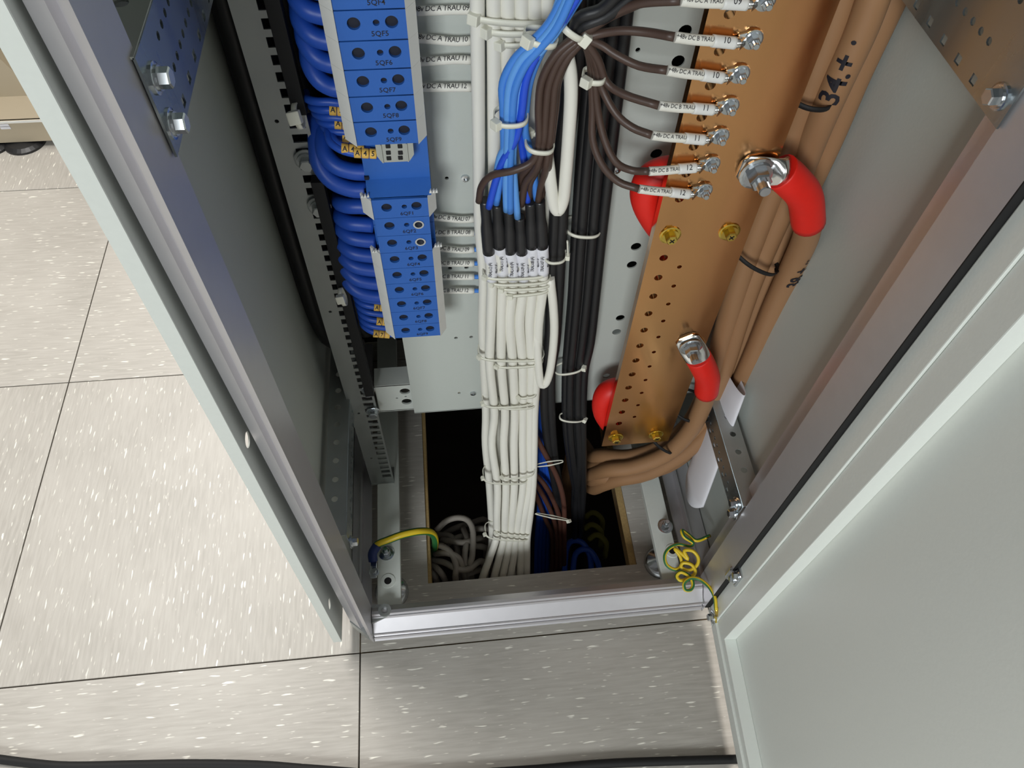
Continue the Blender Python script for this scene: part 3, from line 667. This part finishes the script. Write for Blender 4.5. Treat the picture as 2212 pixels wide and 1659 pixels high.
# ================================================================== thick brown power cables on the right
RB=.0145
def power(label, q, m='brown', r=RB, extra=[]):
    pts=[PY(*p) for p in q]; pts+=[pts[-1]+Vector(e) for e in ((-.008,.045,-.03),(-.008,.075,-.10),(-.008,.08,-.30))]
    return tag(tubeobj('power_cable',pts,r,m,seg=18),label,'power cable','thick brown power cables')
LOOP=[(1500,935,.575),(1450,985,.572),(1380,1012,.575),(1310,1000,.60)]
pA=[(1905,-60,.590),(1862,60,.590),(1812,170,.590),(1768,270,.592),(1728,370,.600),(1690,450,.606),(1655,530,.608),(1622,610,.606),(1592,700,.602),(1565,790,.598),(1530,880,.590),(1478,960,.584),(1400,1003,.586),(1325,1000,.600),(1290,1004,.622),(1268,1002,.655)]
power('brown power cable with handwritten mark, topmost at the right of the copper bar',pA)
text_round('x','',.01,[(0,0,0),(1,0,0)],.1,(0,0,1)).name='blank'
bpy.data.objects.remove(bpy.data.objects['blank'])
a_o=[o for o in bpy.data.objects if o.name.startswith('power_cable')][0]
pts=[PY(*p) for p in pA]
def on_cable(parent, body, size, pts, r, at, face, bold, ang=0):
    o=text_round('lettering',body,size,pts,r,face,'ink',None,at=at,bold=bold,ang=ang)
    o.data.transform(Matrix.Translation(-parent.location)); o.parent=parent; return o
on_cable(a_o,'34.+ \u00b7',.028,pts[:5][::-1],RB,.61,(-.25,-.75,.55),.0006,.25)
pB=[(1950,-60,.612),(1895,60,.612),(1845,170,.612),(1800,280,.612),(1755,380,.612),(1712,470,.614),(1672,560,.616),(1640,640,.616),(1612,720,.614),(1585,800,.610),(1558,870,.604),(1515,945,.594),(1440,1005,.588),(1350,1026,.594),(1300,1030,.605),(1276,1034,.635)]
power('brown power cable squeezed against the right cabinet wall',pB)
pC=[(1830,-60,.606),(1795,60,.606),(1755,170,.606),(1712,290,.606),(1675,390,.606),(1640,480,.606),(1608,570,.606),(1580,660,.604),(1555,750,.602),(1528,840,.600),(1490,915,.594),(1430,965,.590),(1360,988,.596),(1300,985,.62),(1276,985,.655)]
power('brown power cable directly behind the right edge of the copper bar',pC)
# cables ending in red sleeves on the front of the bar
def red_lug(label, bolt, barrel, slv, tailp, r, k):
    b=Vector((bolt[0],YC,bolt[1]))
    t=thing('lug_cable',label,'power cable',tuple(b),'brown cables with red sleeved lugs')
    bp=[PY(*p) for p in barrel]; sp=[PY(*p) for p in slv]; tp=[PY(*p) for p in tailp]; tp+=[tp[-1]+Vector(e) for e in ((-.008,.045,-.03),(-.008,.075,-.10),(-.008,.08,-.30))]
    tubeobj('cable',[sp[-2]+(sp[-1]-sp[-2])*.3,sp[-1]]+tp,RB*k if k<1 else RB,'brown',t,seg=18)
    s=tubeobj('red_sleeve',sp,r,'red',t,seg=20,step=6)
    # lug: flat palm on the bar, flaring into a barrel
    d=(bp[-1]-b); mb=MB(); N=20; n0=len(mb.v); secs=[(b-d.normalized()*r*.95,r*.55,.0022,0),(b-d.normalized()*r*.6,r*.9,.0024,0),(b+d*.25,r*1.0,.0024,0),(b+d*.5,r*1.0,.004,-.003),(b+d*.75,r*.98,r*.6,-.004),(bp[-1],r*.9,r*.9,0)]
    t_=d.normalized(); yv=Vector((0,1,0)); uv=t_.cross(yv).normalized(); yv=uv.cross(t_).normalized()
    if yv.y<0: yv=-yv
    for c,w,h,oy in secs:
        c=c+Vector((0,-.0035+oy*0,0)) if c is not bp[-1] else c
        for q in range(N):
            an=2*math.pi*q/N; ca,sa=math.cos(an),math.sin(an)
            mb.v.append(c+uv*(w*(abs(ca)**.8)*(1 if ca>0 else -1))+yv*(h*sa))
    for i in range(len(secs)-1):
        for q in range(N): mb.f.append([n0+i*N+q,n0+i*N+(q+1)%N,n0+(i+1)*N+(q+1)%N,n0+(i+1)*N+q]); mb.mi.append(0); mb.sm.append(True)
    mb.f.append([n0+q for q in range(N)]); mb.mi.append(0); mb.sm.append(False)
    mb.f.append([n0+(len(secs)-1)*N+q for q in range(N)]); mb.mi.append(0); mb.sm.append(False)
    mb.build('cable_lug','tinned',t)
    screw(t,b+Vector((0,-.006,0)),(0,-1,0),.0110 if k>=1 else .0092,washer=.95,head=.5,stud=.012,name='stud_bolt')
    return t
red_lug('large red sleeved lug cable bolted to the upper part of the copper bar',(.303,.811),[(1694,374,.544)],[(1686,370,.5445),(1710,390,.544),(1738,425,.548),(1746,480,.556)],[(1738,520,.568),(1708,585,.584),(1668,670,.590),(1630,760,.590),(1592,840,.588),(1545,910,.580),(1480,975,.574),(1400,1020,.576),(1335,1034,.588),(1300,1046,.605),(1278,1052,.635)],.0178,1.0)
red_lug('smaller red sleeved lug cable bolted to the lower part of the copper bar',(.300,.534),[(1511,776,.545)],[(1506,768,.545),(1518,790,.5455),(1528,815,.550),(1526,845,.556)],[(1518,875,.562),(1490,930,.566),(1440,980,.566),(1370,1008,.572),(1318,1014,.585),(1288,1020,.61),(1268,1024,.64)],.0172,.95)
# red sleeved lugs behind the left edge of the bar
def back_red(label,q):
    pts=[PY(*p) for p in q]; return tag(tubeobj('red_sleeve',pts,.0175,'red',seg=20,step=6),label,'cable sleeve','red sleeves behind the copper bar')
back_red('dark red sleeve behind the left edge of the copper bar, upper one',[(1475,372,.588),(1430,376,.588),(1402,395,.588),(1398,430,.586),(1420,475,.584),(1455,520,.582)])
back_red('dark red sleeve behind the left edge of the copper bar, lower one',[(1365,838,.588),(1322,843,.588),(1306,860,.586),(1306,890,.584),(1325,918,.582),(1352,930,.582)])
tt=[o for o in bpy.data.objects if o.name.startswith('lug_cable')][0]
ch=[c for c in tt.children if c.name.startswith('cable')][0]
q=[PY(*p) for p in [(1738,425,.548),(1746,480,.556),(1738,520,.568),(1708,585,.584),(1668,670,.590),(1630,760,.590)]]
o=text_round('lettering','38 + \u00b7\u00b7',.024,spline(q,4)[4:18][::-1],RB+.0006,(.10,-.62,.70),'ink',None,at=.55,bold=.0004,ang=.05)
o.data.transform(Matrix.Translation(-tt.location)); o.parent=ch

# ================================================================== cable ties
RT=Vector((1,0,0)); DP=Vector((0,1,0))
def tie_px(label, x0, y0, x1, y1, yd, depth, head, w=.0045, m='nylon', lump=1.15, tail=None, power=2.6):
    a0,a1=PY(x0,y0,yd),PY(x1,y1,yd); c=(a0+a1)/2+Vector((0,depth,0)); a=(a1-a0)/2
    return tie(label,c,a,Vector((0,-depth,-.0)),w,head,m,lump=lump,tail=tail,power=power)
PI=math.pi
tie_px('broad nylon tie across the top of the white bundle',1020,45,1190,55,.6125,.012,2.6,w=.0058)
tie_px('nylon tie around the white bundle just under the topmost one',1050,75,1195,72,.6125,.012,2.7,w=.0058)
tie_px('short nylon tie behind the blue wires at the top of the white bundle',1078,103,1200,90,.6125,.012,2.6,w=.005)
tie_px('nylon tie around the blue wires near the top, by the brown wires',1138,92,1205,104,.553,.012,2.4,w=.0050,lump=1.25)
tie_px('nylon tie with hexagonal looking head holding the brown wires at the top',1215,62,1262,92,.563,.014,.35,w=.0055,lump=1.3)
tie_px('nylon tie around the middle of the blue wires',1072,274,1142,270,.557,.014,2.5,w=.0046,lump=1.3)
tie_px('nylon tie around the lower end of the brown core wires',1140,328,1198,332,.562,.013,4.0+3.3-PI,w=.0046,lump=1.35)
tie_px('nylon tie around the brown leads beside the black bundle',1265,178,1308,180,.564,.010,2.3,w=.0050,lump=1.2)
tie_px('nylon tie around the black bundle beside the heat shrinks',1226,510,1300,514,.606,.016,.25,w=.004,lump=1.2)
tie_px('nylon tie pulling the thick black cable beside the printed labels',1178,570,1225,566,.590,.016,.35,w=.0036,lump=1.3,tail=(-.004,-.004,.03))
tie_px('nylon tie around the black bundle level with the lower cable loop',1201,812,1260,802,.604,.010,.3,w=.0042,lump=1.3)
tie_px('nylon tie around the black bundle at the level of the plate bottom',1211,910,1262,912,.596,.008,.3,w=.0040,lump=1.3)
tie_px('loose nylon tie around blue and black cables right of the bundle',1156,1010,1216,1000,.574,.003,None,w=.0036)
tie_px('nylon tie around the brown cables in the floor opening',1158,1112,1228,1126,.526,.002,.25,w=.0036,lump=1.3)
wt=[('directly below the printed labels',1046,605,1186,600,.5945,2.6),('second below the printed labels',1058,618,1190,612,.5940,2.5),('third below the printed labels',1075,628,1192,622,.5945,2.3),('fourth below the printed labels',1090,642,1188,632,.5945,2.1),
    ('level with the lower loop, upper strap',1036,779,1176,780,.5935,2.75),('level with the lower loop, lower strap',1070,796,1174,790,.5935,2.5),
    ('just above the plate bottom',1120,862,1160,856,.5915,2.4),('at the plate bottom, upper strap',1045,882,1155,876,.5905,2.9),('at the plate bottom, lower strap',1080,884,1158,882,.590,2.6),
    ('above the floor opening, upper strap',1085,1036,1155,1028,.5515,2.6),('above the floor opening, lower strap',1046,1044,1140,1046,.5505,2.95),
    ('where the bundle fans out, upper strap',1072,1156,1146,1160,.515,2.7),('where the bundle fans out, lower strap',1050,1164,1144,1170,.512,2.9)]
for s,x0,y0,x1,y1,d,h in wt: tie_px('nylon tie on the white bundle '+s,x0,y0,x1,y1,d,.017,h,w=.0040,lump=1.1,power=4)
tie_px('black tie around the brown power cables near the handwritten mark',1712,232,1815,240,.572,.03,.2,w=.005,m='matt',lump=1.2,power=2.2)
tie_px('black tie around the brown power cables below the large red sleeve',1590,562,1692,608,.572,.03,.3,w=.005,m='matt',lump=1.2,power=2.2)
tie_px('black tie around the brown power cables at the bend beside the punched rail',1455,905,1545,918,.560,.03,.2,w=.005,m='matt',lump=1.2,power=2.2)
tie_px('black tie under the lower end of the copper bar',1405,958,1475,992,.555,.03,.1,w=.005,m='matt',lump=1.3,power=2.2)
tie_px('white nylon tie end on the slotted upright beside the thin upper wires',634,246,652,284,.600,.01,5.2-PI,w=.005,lump=1.6)
tie_px('white nylon tie end on the slotted upright beside the lower breakers',734,640,746,664,.600,.008,5.2-PI,w=.0045,lump=1.5)

# ================================================================== earth wires
def striped(t, pts, r, stripe_face, nm='insulation'):
    tubeobj(nm,pts,r,'yel',t,seg=12,step=5)
def twist(pts, r, t, wide=.9, ph=0, turns=0):
    # green stripe lying on the yellow insulation
    path=spline(pts,5); fr=frames(path); mb=MB(); n0=0; K=4; N=len(path)
    for i,(p,(tt_,a,b)) in enumerate(zip(path,fr)):
        for k in range(K+1):
            an=ph+turns*2*PI*i/N+(k/K-.5)*wide*2; mb.v.append(p+(a*math.cos(an)+b*math.sin(an))*(r+.0003))
    for i in range(N-1):
        for k in range(K): mb.f.append([i*(K+1)+k,i*(K+1)+k+1,(i+1)*(K+1)+k+1,(i+1)*(K+1)+k]); mb.mi.append(0); mb.sm.append(True)
    return mb.build('green_stripe','green',t)
t=thing('earth_wire','thick yellow and green earth wire with blue sleeved lug on the left base rail','wire',(-.16,.47,.06))
q=[PZ(808,1208,.075),PZ(806,1192,.082),PZ(816,1176,.088),PZ(840,1166,.095),PZ(870,1155,.10),PZ(905,1148,.09),PZ(930,1150,.06),PZ(940,1165,.02),PZ(938,1190,-.05),PZ(930,1215,-.12)]
ins=tubeobj('insulation',q[1:],.0062,'yel',t,seg=14,step=6); twist(q[1:],.0062,ins,wide=1.15,ph=1.2,turns=.0); twist(q[1:],.0062,ins,wide=.35,ph=1.2+PI,turns=.0)
tubeobj('blue_sleeve',[PZ(806,1212,.074),PZ(805,1195,.082),PZ(815,1178,.087)],.0078,'darkblue',t,seg=14,step=6)
p=PZ(807,1222,.068); MB().box((p.x-.0055,p.y-.022,p.z-.0015),(p.x+.0055,p.y+.012,p.z+.0015),bev=.001).build('lug','zinc',t); screw(t,(p.x+.001,p.y-.012,p.z+.0015),(0,0,1),.0048,washer=1)
# coiled thin earth wire from post to door
t=thing('coiled_earth_wire','curly thin yellow and green earth wire between right post and door','wire',(.39,.40,.06))
q=[PZ(1532,1158,.115),PZ(1505,1168,.115),PZ(1488,1156,.115),PZ(1473,1146,.122),PZ(1478,1160,.122),PZ(1496,1172,.115),PZ(1490,1180,.112),PZ(1466,1176,.112),PZ(1446,1184,.11),PZ(1436,1200,.106),PZ(1440,1220,.10),PZ(1458,1230,.098),PZ(1472,1222,.10),PZ(1470,1204,.106),PZ(1458,1186,.112),PZ(1468,1192,.114),PZ(1486,1208,.112),PZ(1478,1190,.118),PZ(1496,1190,.118),PZ(1508,1204,.114),PZ(1506,1220,.108),PZ(1490,1232,.102),PZ(1472,1226,.102),PZ(1476,1216,.106),PZ(1494,1220,.108),PZ(1502,1236,.104),PZ(1490,1248,.10),PZ(1470,1254,.098),PZ(1462,1244,.10),PZ(1472,1236,.104),PZ(1490,1246,.106),PZ(1497,1262,.104),PZ(1492,1274,.102),PZ(1480,1274,.102),PZ(1478,1260,.106),PZ(1492,1249,.110),PZ(1512,1252,.110),PZ(1532,1268,.112),PZ(1544,1290,.112),PZ(1547,1318,.104)]
ins=tubeobj('insulation',q,.0029,'yel',t,seg=10,step=5); twist(q,.0029,ins,wide=.55,ph=2.6,turns=1.2)
MB().tube([PZ(1534,1157,.115),PZ(1520,1163,.115)],.0030,10,interp=False).build('crimp','gold',t)
MB().tube([PZ(1547,1312,.104),PZ(1548,1330,.088)],.0030,10,interp=False).build('crimp','gold',t)

# ================================================================== grey cable tangle and more in the opening
TG=[[(943,1145),(965,1125),(990,1118),(1012,1125),(1022,1150),(1020,1200),(1015,1222)],[(935,1210),(960,1215),(985,1228),(1010,1230),(1042,1212)],[(930,1218),(948,1232),(962,1255)],
[(945,1155),(972,1158),(986,1178),(992,1215)],[(962,1152),(985,1140),(1015,1131),(1050,1124)],[(940,1196),(965,1195),(990,1205),(1000,1232)],[(955,1166),(1000,1172),(1045,1164)],[(998,1186),(1030,1180),(1055,1190)],
[(930,1226),(938,1240),(944,1256)],[(982,1246),(1010,1240),(1045,1232)],[(936,1178),(955,1180),(975,1195),(985,1222),(984,1250)],[(1000,1140),(1008,1165),(1004,1200),(1008,1235)],[(1014,1146),(1040,1142),(1060,1148)],[(968,1176),(978,1166),(1010,1158),(1048,1178)]]
wh=['arching highest at the back','bowing low along the front','short end at the front left corner','dropping at the middle of the tangle','rising to the right behind the bundle','curving under the arch','lying level behind the arch','running right under the white bundle','shortest end at the left edge','lying flat at the front right','curling at the left edge','hanging inside the arch','short piece beside the white bundle','crossing the arch from left to right']
for k,q in enumerate(TG):
    z0=-.045-.013*(k%5); n=len(q)
    pts=[PZ(x,y,z0+.03*math.sin(PI*i/(n-1))) for i,(x,y) in enumerate(q)]; pts+=[pts[-1]+Vector((.004,-.004,-.10))]
    tag(tubeobj('grey_cable',pts,.0058,'greycable'),'grey cable of the slack tangle in the opening, '+wh[k],'cable','tangled grey cables in the floor opening')
for k,(x,y) in enumerate(((1240,1170),(1258,1188))):
    pts=[PZ(x-22,1250,-.20),PZ(x-14,y+8,-.16),PZ(x+14,y,-.15),PZ(x+34,y+30,-.16),PZ(x+38,1255,-.2)]
    tag(tubeobj('blue_cable_loop',pts,.006,'bluecable'),'dark blue cable arch deep in the floor opening, %s one'%('left','right')[k],'cable','blue arches in the floor opening')
for k,(x,y) in enumerate(((1282,1112),(1280,1138),(1290,1160))):
    c=PZ(x,y,-.14); tag(tubeobj('earth_cable',[c+Vector((-.016,0,-.01)),c+Vector((-.004,.003,.004)),c+Vector((.008,-.002,.004)),c+Vector((.018,-.012,-.01)),c+Vector((.02,-.02,-.06))],.0055,'shadeyel'),'shade-dimmed green yellow cable bend deep in the floor opening, %s from the back'%ORD[k],'cable','earth cable bends in the floor opening')

# ================================================================== rolled paper behind the right rail
def scroll(label, base, top, ra, rb, turns=1.35):
    base,top=Vector(base),Vector(top); ax=(top-base).normalized(); u=Vector((0,1,0)); u=(u-ax*u.dot(ax)).normalized(); v=ax.cross(u); mb=MB(); N=44; R=8
    for i in range(R+1):
        for k in range(N+1):
            an=turns*2*PI*k/N-.9; s=1-.22*k/N
            cut=0
            p=base+(top-base)*(i/R)+u*(ra*s*math.cos(an))+v*(rb*s*math.sin(an))
            if i==0: p=p+ax*(.030*(math.cos(an)**2))
            mb.v.append(p)
    for i in range(R):
        for k in range(N): mb.f.append([i*(N+1)+k,i*(N+1)+k+1,(i+1)*(N+1)+k+1,(i+1)*(N+1)+k]); mb.mi.append(0); mb.sm.append(True)
    o=mb.build('paper_roll','paper'); sm=o.modifiers.new('thick','SOLIDIFY'); sm.thickness=.0006
    return o
tag(scroll('',(.388,.517,.122),(.4085,.585,.392),.044,.0085),'white rolled paper tucked between the low right rail and wall','paper roll')

# ================================================================== door on the right
HG=Vector((.3935,.352,0)); ang=math.radians(3.4); U=Vector((-math.sin(ang),-math.cos(ang),0)); Wn=Vector((-math.cos(ang),math.sin(ang),0))
def D(u,w,z): return HG+U*u+Wn*w+Vector((0,0,z))
dr=thing('cabinet_door','light grey cabinet door standing open on the right','door',(.40,.10,.05))
DW=.60; DZ0,DZ1=.045,1.95
def dbox(name,u0,u1,w0,w1,z0,z1,m='doorpaint',bev=.0012):
    fr=Matrix(((U.x,Wn.x,0,HG.x),(U.y,Wn.y,0,HG.y),(0,0,1,0),(0,0,0,1)))
    return MB().box((u0,w0,z0),(u1,w1,z1),fr=fr,bev=bev).build(name,m,dr)
dbox('skin',.002,DW,-.026,-.0225,DZ0,DZ1)
dbox('hinge_lip',0,.028,-.024,0,DZ0,DZ1); dbox('hinge_frame',.0285,.062,-.0225,-.0025,DZ0+.045,DZ1-.045)
dbox('bottom_lip',.0285,DW-.03,-.024,0,DZ0,DZ0+.026); dbox('bottom_frame',.0285,DW-.03,-.0225,-.0035,DZ0+.0265,DZ0+.0445)
dbox('outer_lip',DW-.029,DW,-.024,0,DZ0,DZ1); dbox('top_lip',.0285,DW-.03,-.024,0,DZ1-.026,DZ1)
dbox('seal',-.010,-.0003,-.012,.0075,DZ0+.01,DZ1,'matt',0)
p=PX(1546,1337,.397); screw(dr,D(.0185,.0002,.064),Wn,.0058,washer=1.1)
st=MB().lathe([(.0062,0),(.0062,.0004)],D(.026,.0003,.078),Wn,18).build('earth_sticker','yel',dr)
# hinge bracket
hb=MB().box((-.012,-.004,.205),(.016,.003,.245),fr=Matrix(((U.x,Wn.x,0,HG.x),(U.y,Wn.y,0,HG.y),(0,0,1,0),(0,0,0,1))),bev=.001).build('hinge','zinc',dr)
MB().lathe([(.0055,0),(.0055,.03),(.004,.032)],D(-.002,.006,.20),(0,0,1),14).build('hinge_pin','zinc',hb)
screw(hb,D(.009,.003,.235),Wn,.0055,washer=.9); screw(hb,D(.006,.003,.212),Wn,.0045,washer=.9)

# ================================================================== loose grey side cover on the left
Bf=Vector((-.2175,.363,.030)); Tf=Vector((-.2050,.380,1.10)); vz=(Tf-Bf).normalized(); vy=Vector((0,1,0)); vy=(vy-vz*vy.dot(vz)).normalized()
sp_=thing('cover_panel','grey sheet metal side cover hanging slightly off the left side of the cabinet','cover panel',tuple(Bf))
fr=basis(Bf,vy,vz)   # local x: depth, y: up
hs=[]
for q in ((533,950),(711,1304)):
    r=_w(Vector((q[0]-CX,q[1]-CY,F))); nrm=vy.cross(vz); tq=(Bf-CO).dot(nrm)/r.dot(nrm); pq=CO+r*tq-Bf; hs.append(circ(pq.dot(vy),pq.dot(vz),.0085,18))
plate('sheet',rect(0,0,.60,1.9),hs,.0015,fr,'wall',sp_)
nrm=vy.cross(vz)
if nrm.x>0: nrm=-nrm
mb=MB(); frb=basis(Bf,vy,vz)
sgn=1 if vy.cross(vz).x<0 else -1
mb.box((-.0012,0,-.0008*sgn),(.0004,1.9,.0125*sgn),fr=frb); mb.build('front_fold','paint',sp_)

# ================================================================== far equipment base at the upper left
bs=thing('equipment_rack','beige equipment rack on round levelling feet, far left behind the side cover','equipment rack',(-1.05,1.78,0))
fx=[(PZ(45,322,0).x),(PZ(-10,322,0).x),-1.35]
y0=1.715
zb=PY(60,306,y0).z; zt=PY(40,259,y0).z
MB().prism([(-1.62,zb+.02),(-1.60,zb),(-.93,zb),(-.93,zt),(-1.62,zt)],y0,y0+.004,'xzy').build('front_plate','beige',bs)
MB().box((-1.62,y0-.004,zt-.006),(-.93,y0+.45,zt)).build('tray','beige',bs); MB().box((-1.62,y0-.006,zt-.005),(-.93,y0-.0042,zt+.001)).build('tray_edge','whiteplas',bs)
MB().box((-1.62,y0+.004,zb+.03),(-.93,y0+.45,zt-.006)).build('carcass','beige',bs)
for q in ((7,271),(10,276)):
    p=PY(*q,y0-.0005); MB().box((p.x-.010,p.y-.0006,p.z-.004),(p.x+.014,p.y,p.z+.004)).build('sticker','paper',bs)
fa,fb=PZ(50,314,.004),PZ(-22,314,.004); fa.y=fb.y=y0+.020
for x,y in ((fa.x,fa.y),(fb.x,fb.y),(-1.45,1.755),(-1.035,2.1),(-1.45,2.1)):
    MB().lathe([(.052,0),(.052,.006),(.042,.012),(.016,.016),(.010,.018),(.010,zb+.04)],(x,y,0),(0,0,1),28,smooth=False).build('levelling_foot','black',bs)
MB().prism([(-1.30,zt),(-1.02,zt),(-1.10,zt+.20),(-1.30,zt+.30)],y0+.10,y0+.13,'xzy').build('gusset','beige',bs)
MB().box((-1.62,y0+.14,zt),(-.93,y0+.45,zt+1.2)).build('housing','beige',bs)
p=Vector((-1.13,y0+.06,zt)); screw(bs,p,(0,0,1),.010,m='zinc'); 

# ================================================================== black flex on the floor
q=[PZ(x,y,.0056) for x,y in ((-200,1625),(-40,1636),(60,1648),(150,1655),(300,1652),(420,1650),(560,1653),(680,1662),(900,1676),(1130,1664),(1300,1650),(1450,1644),(1592,1640),(1700,1636))]
tag(tubeobj('floor_cable',q,.0066,'matt',seg=12,step=6),'thin black cable lying across the floor in front of the cabinet','cable')
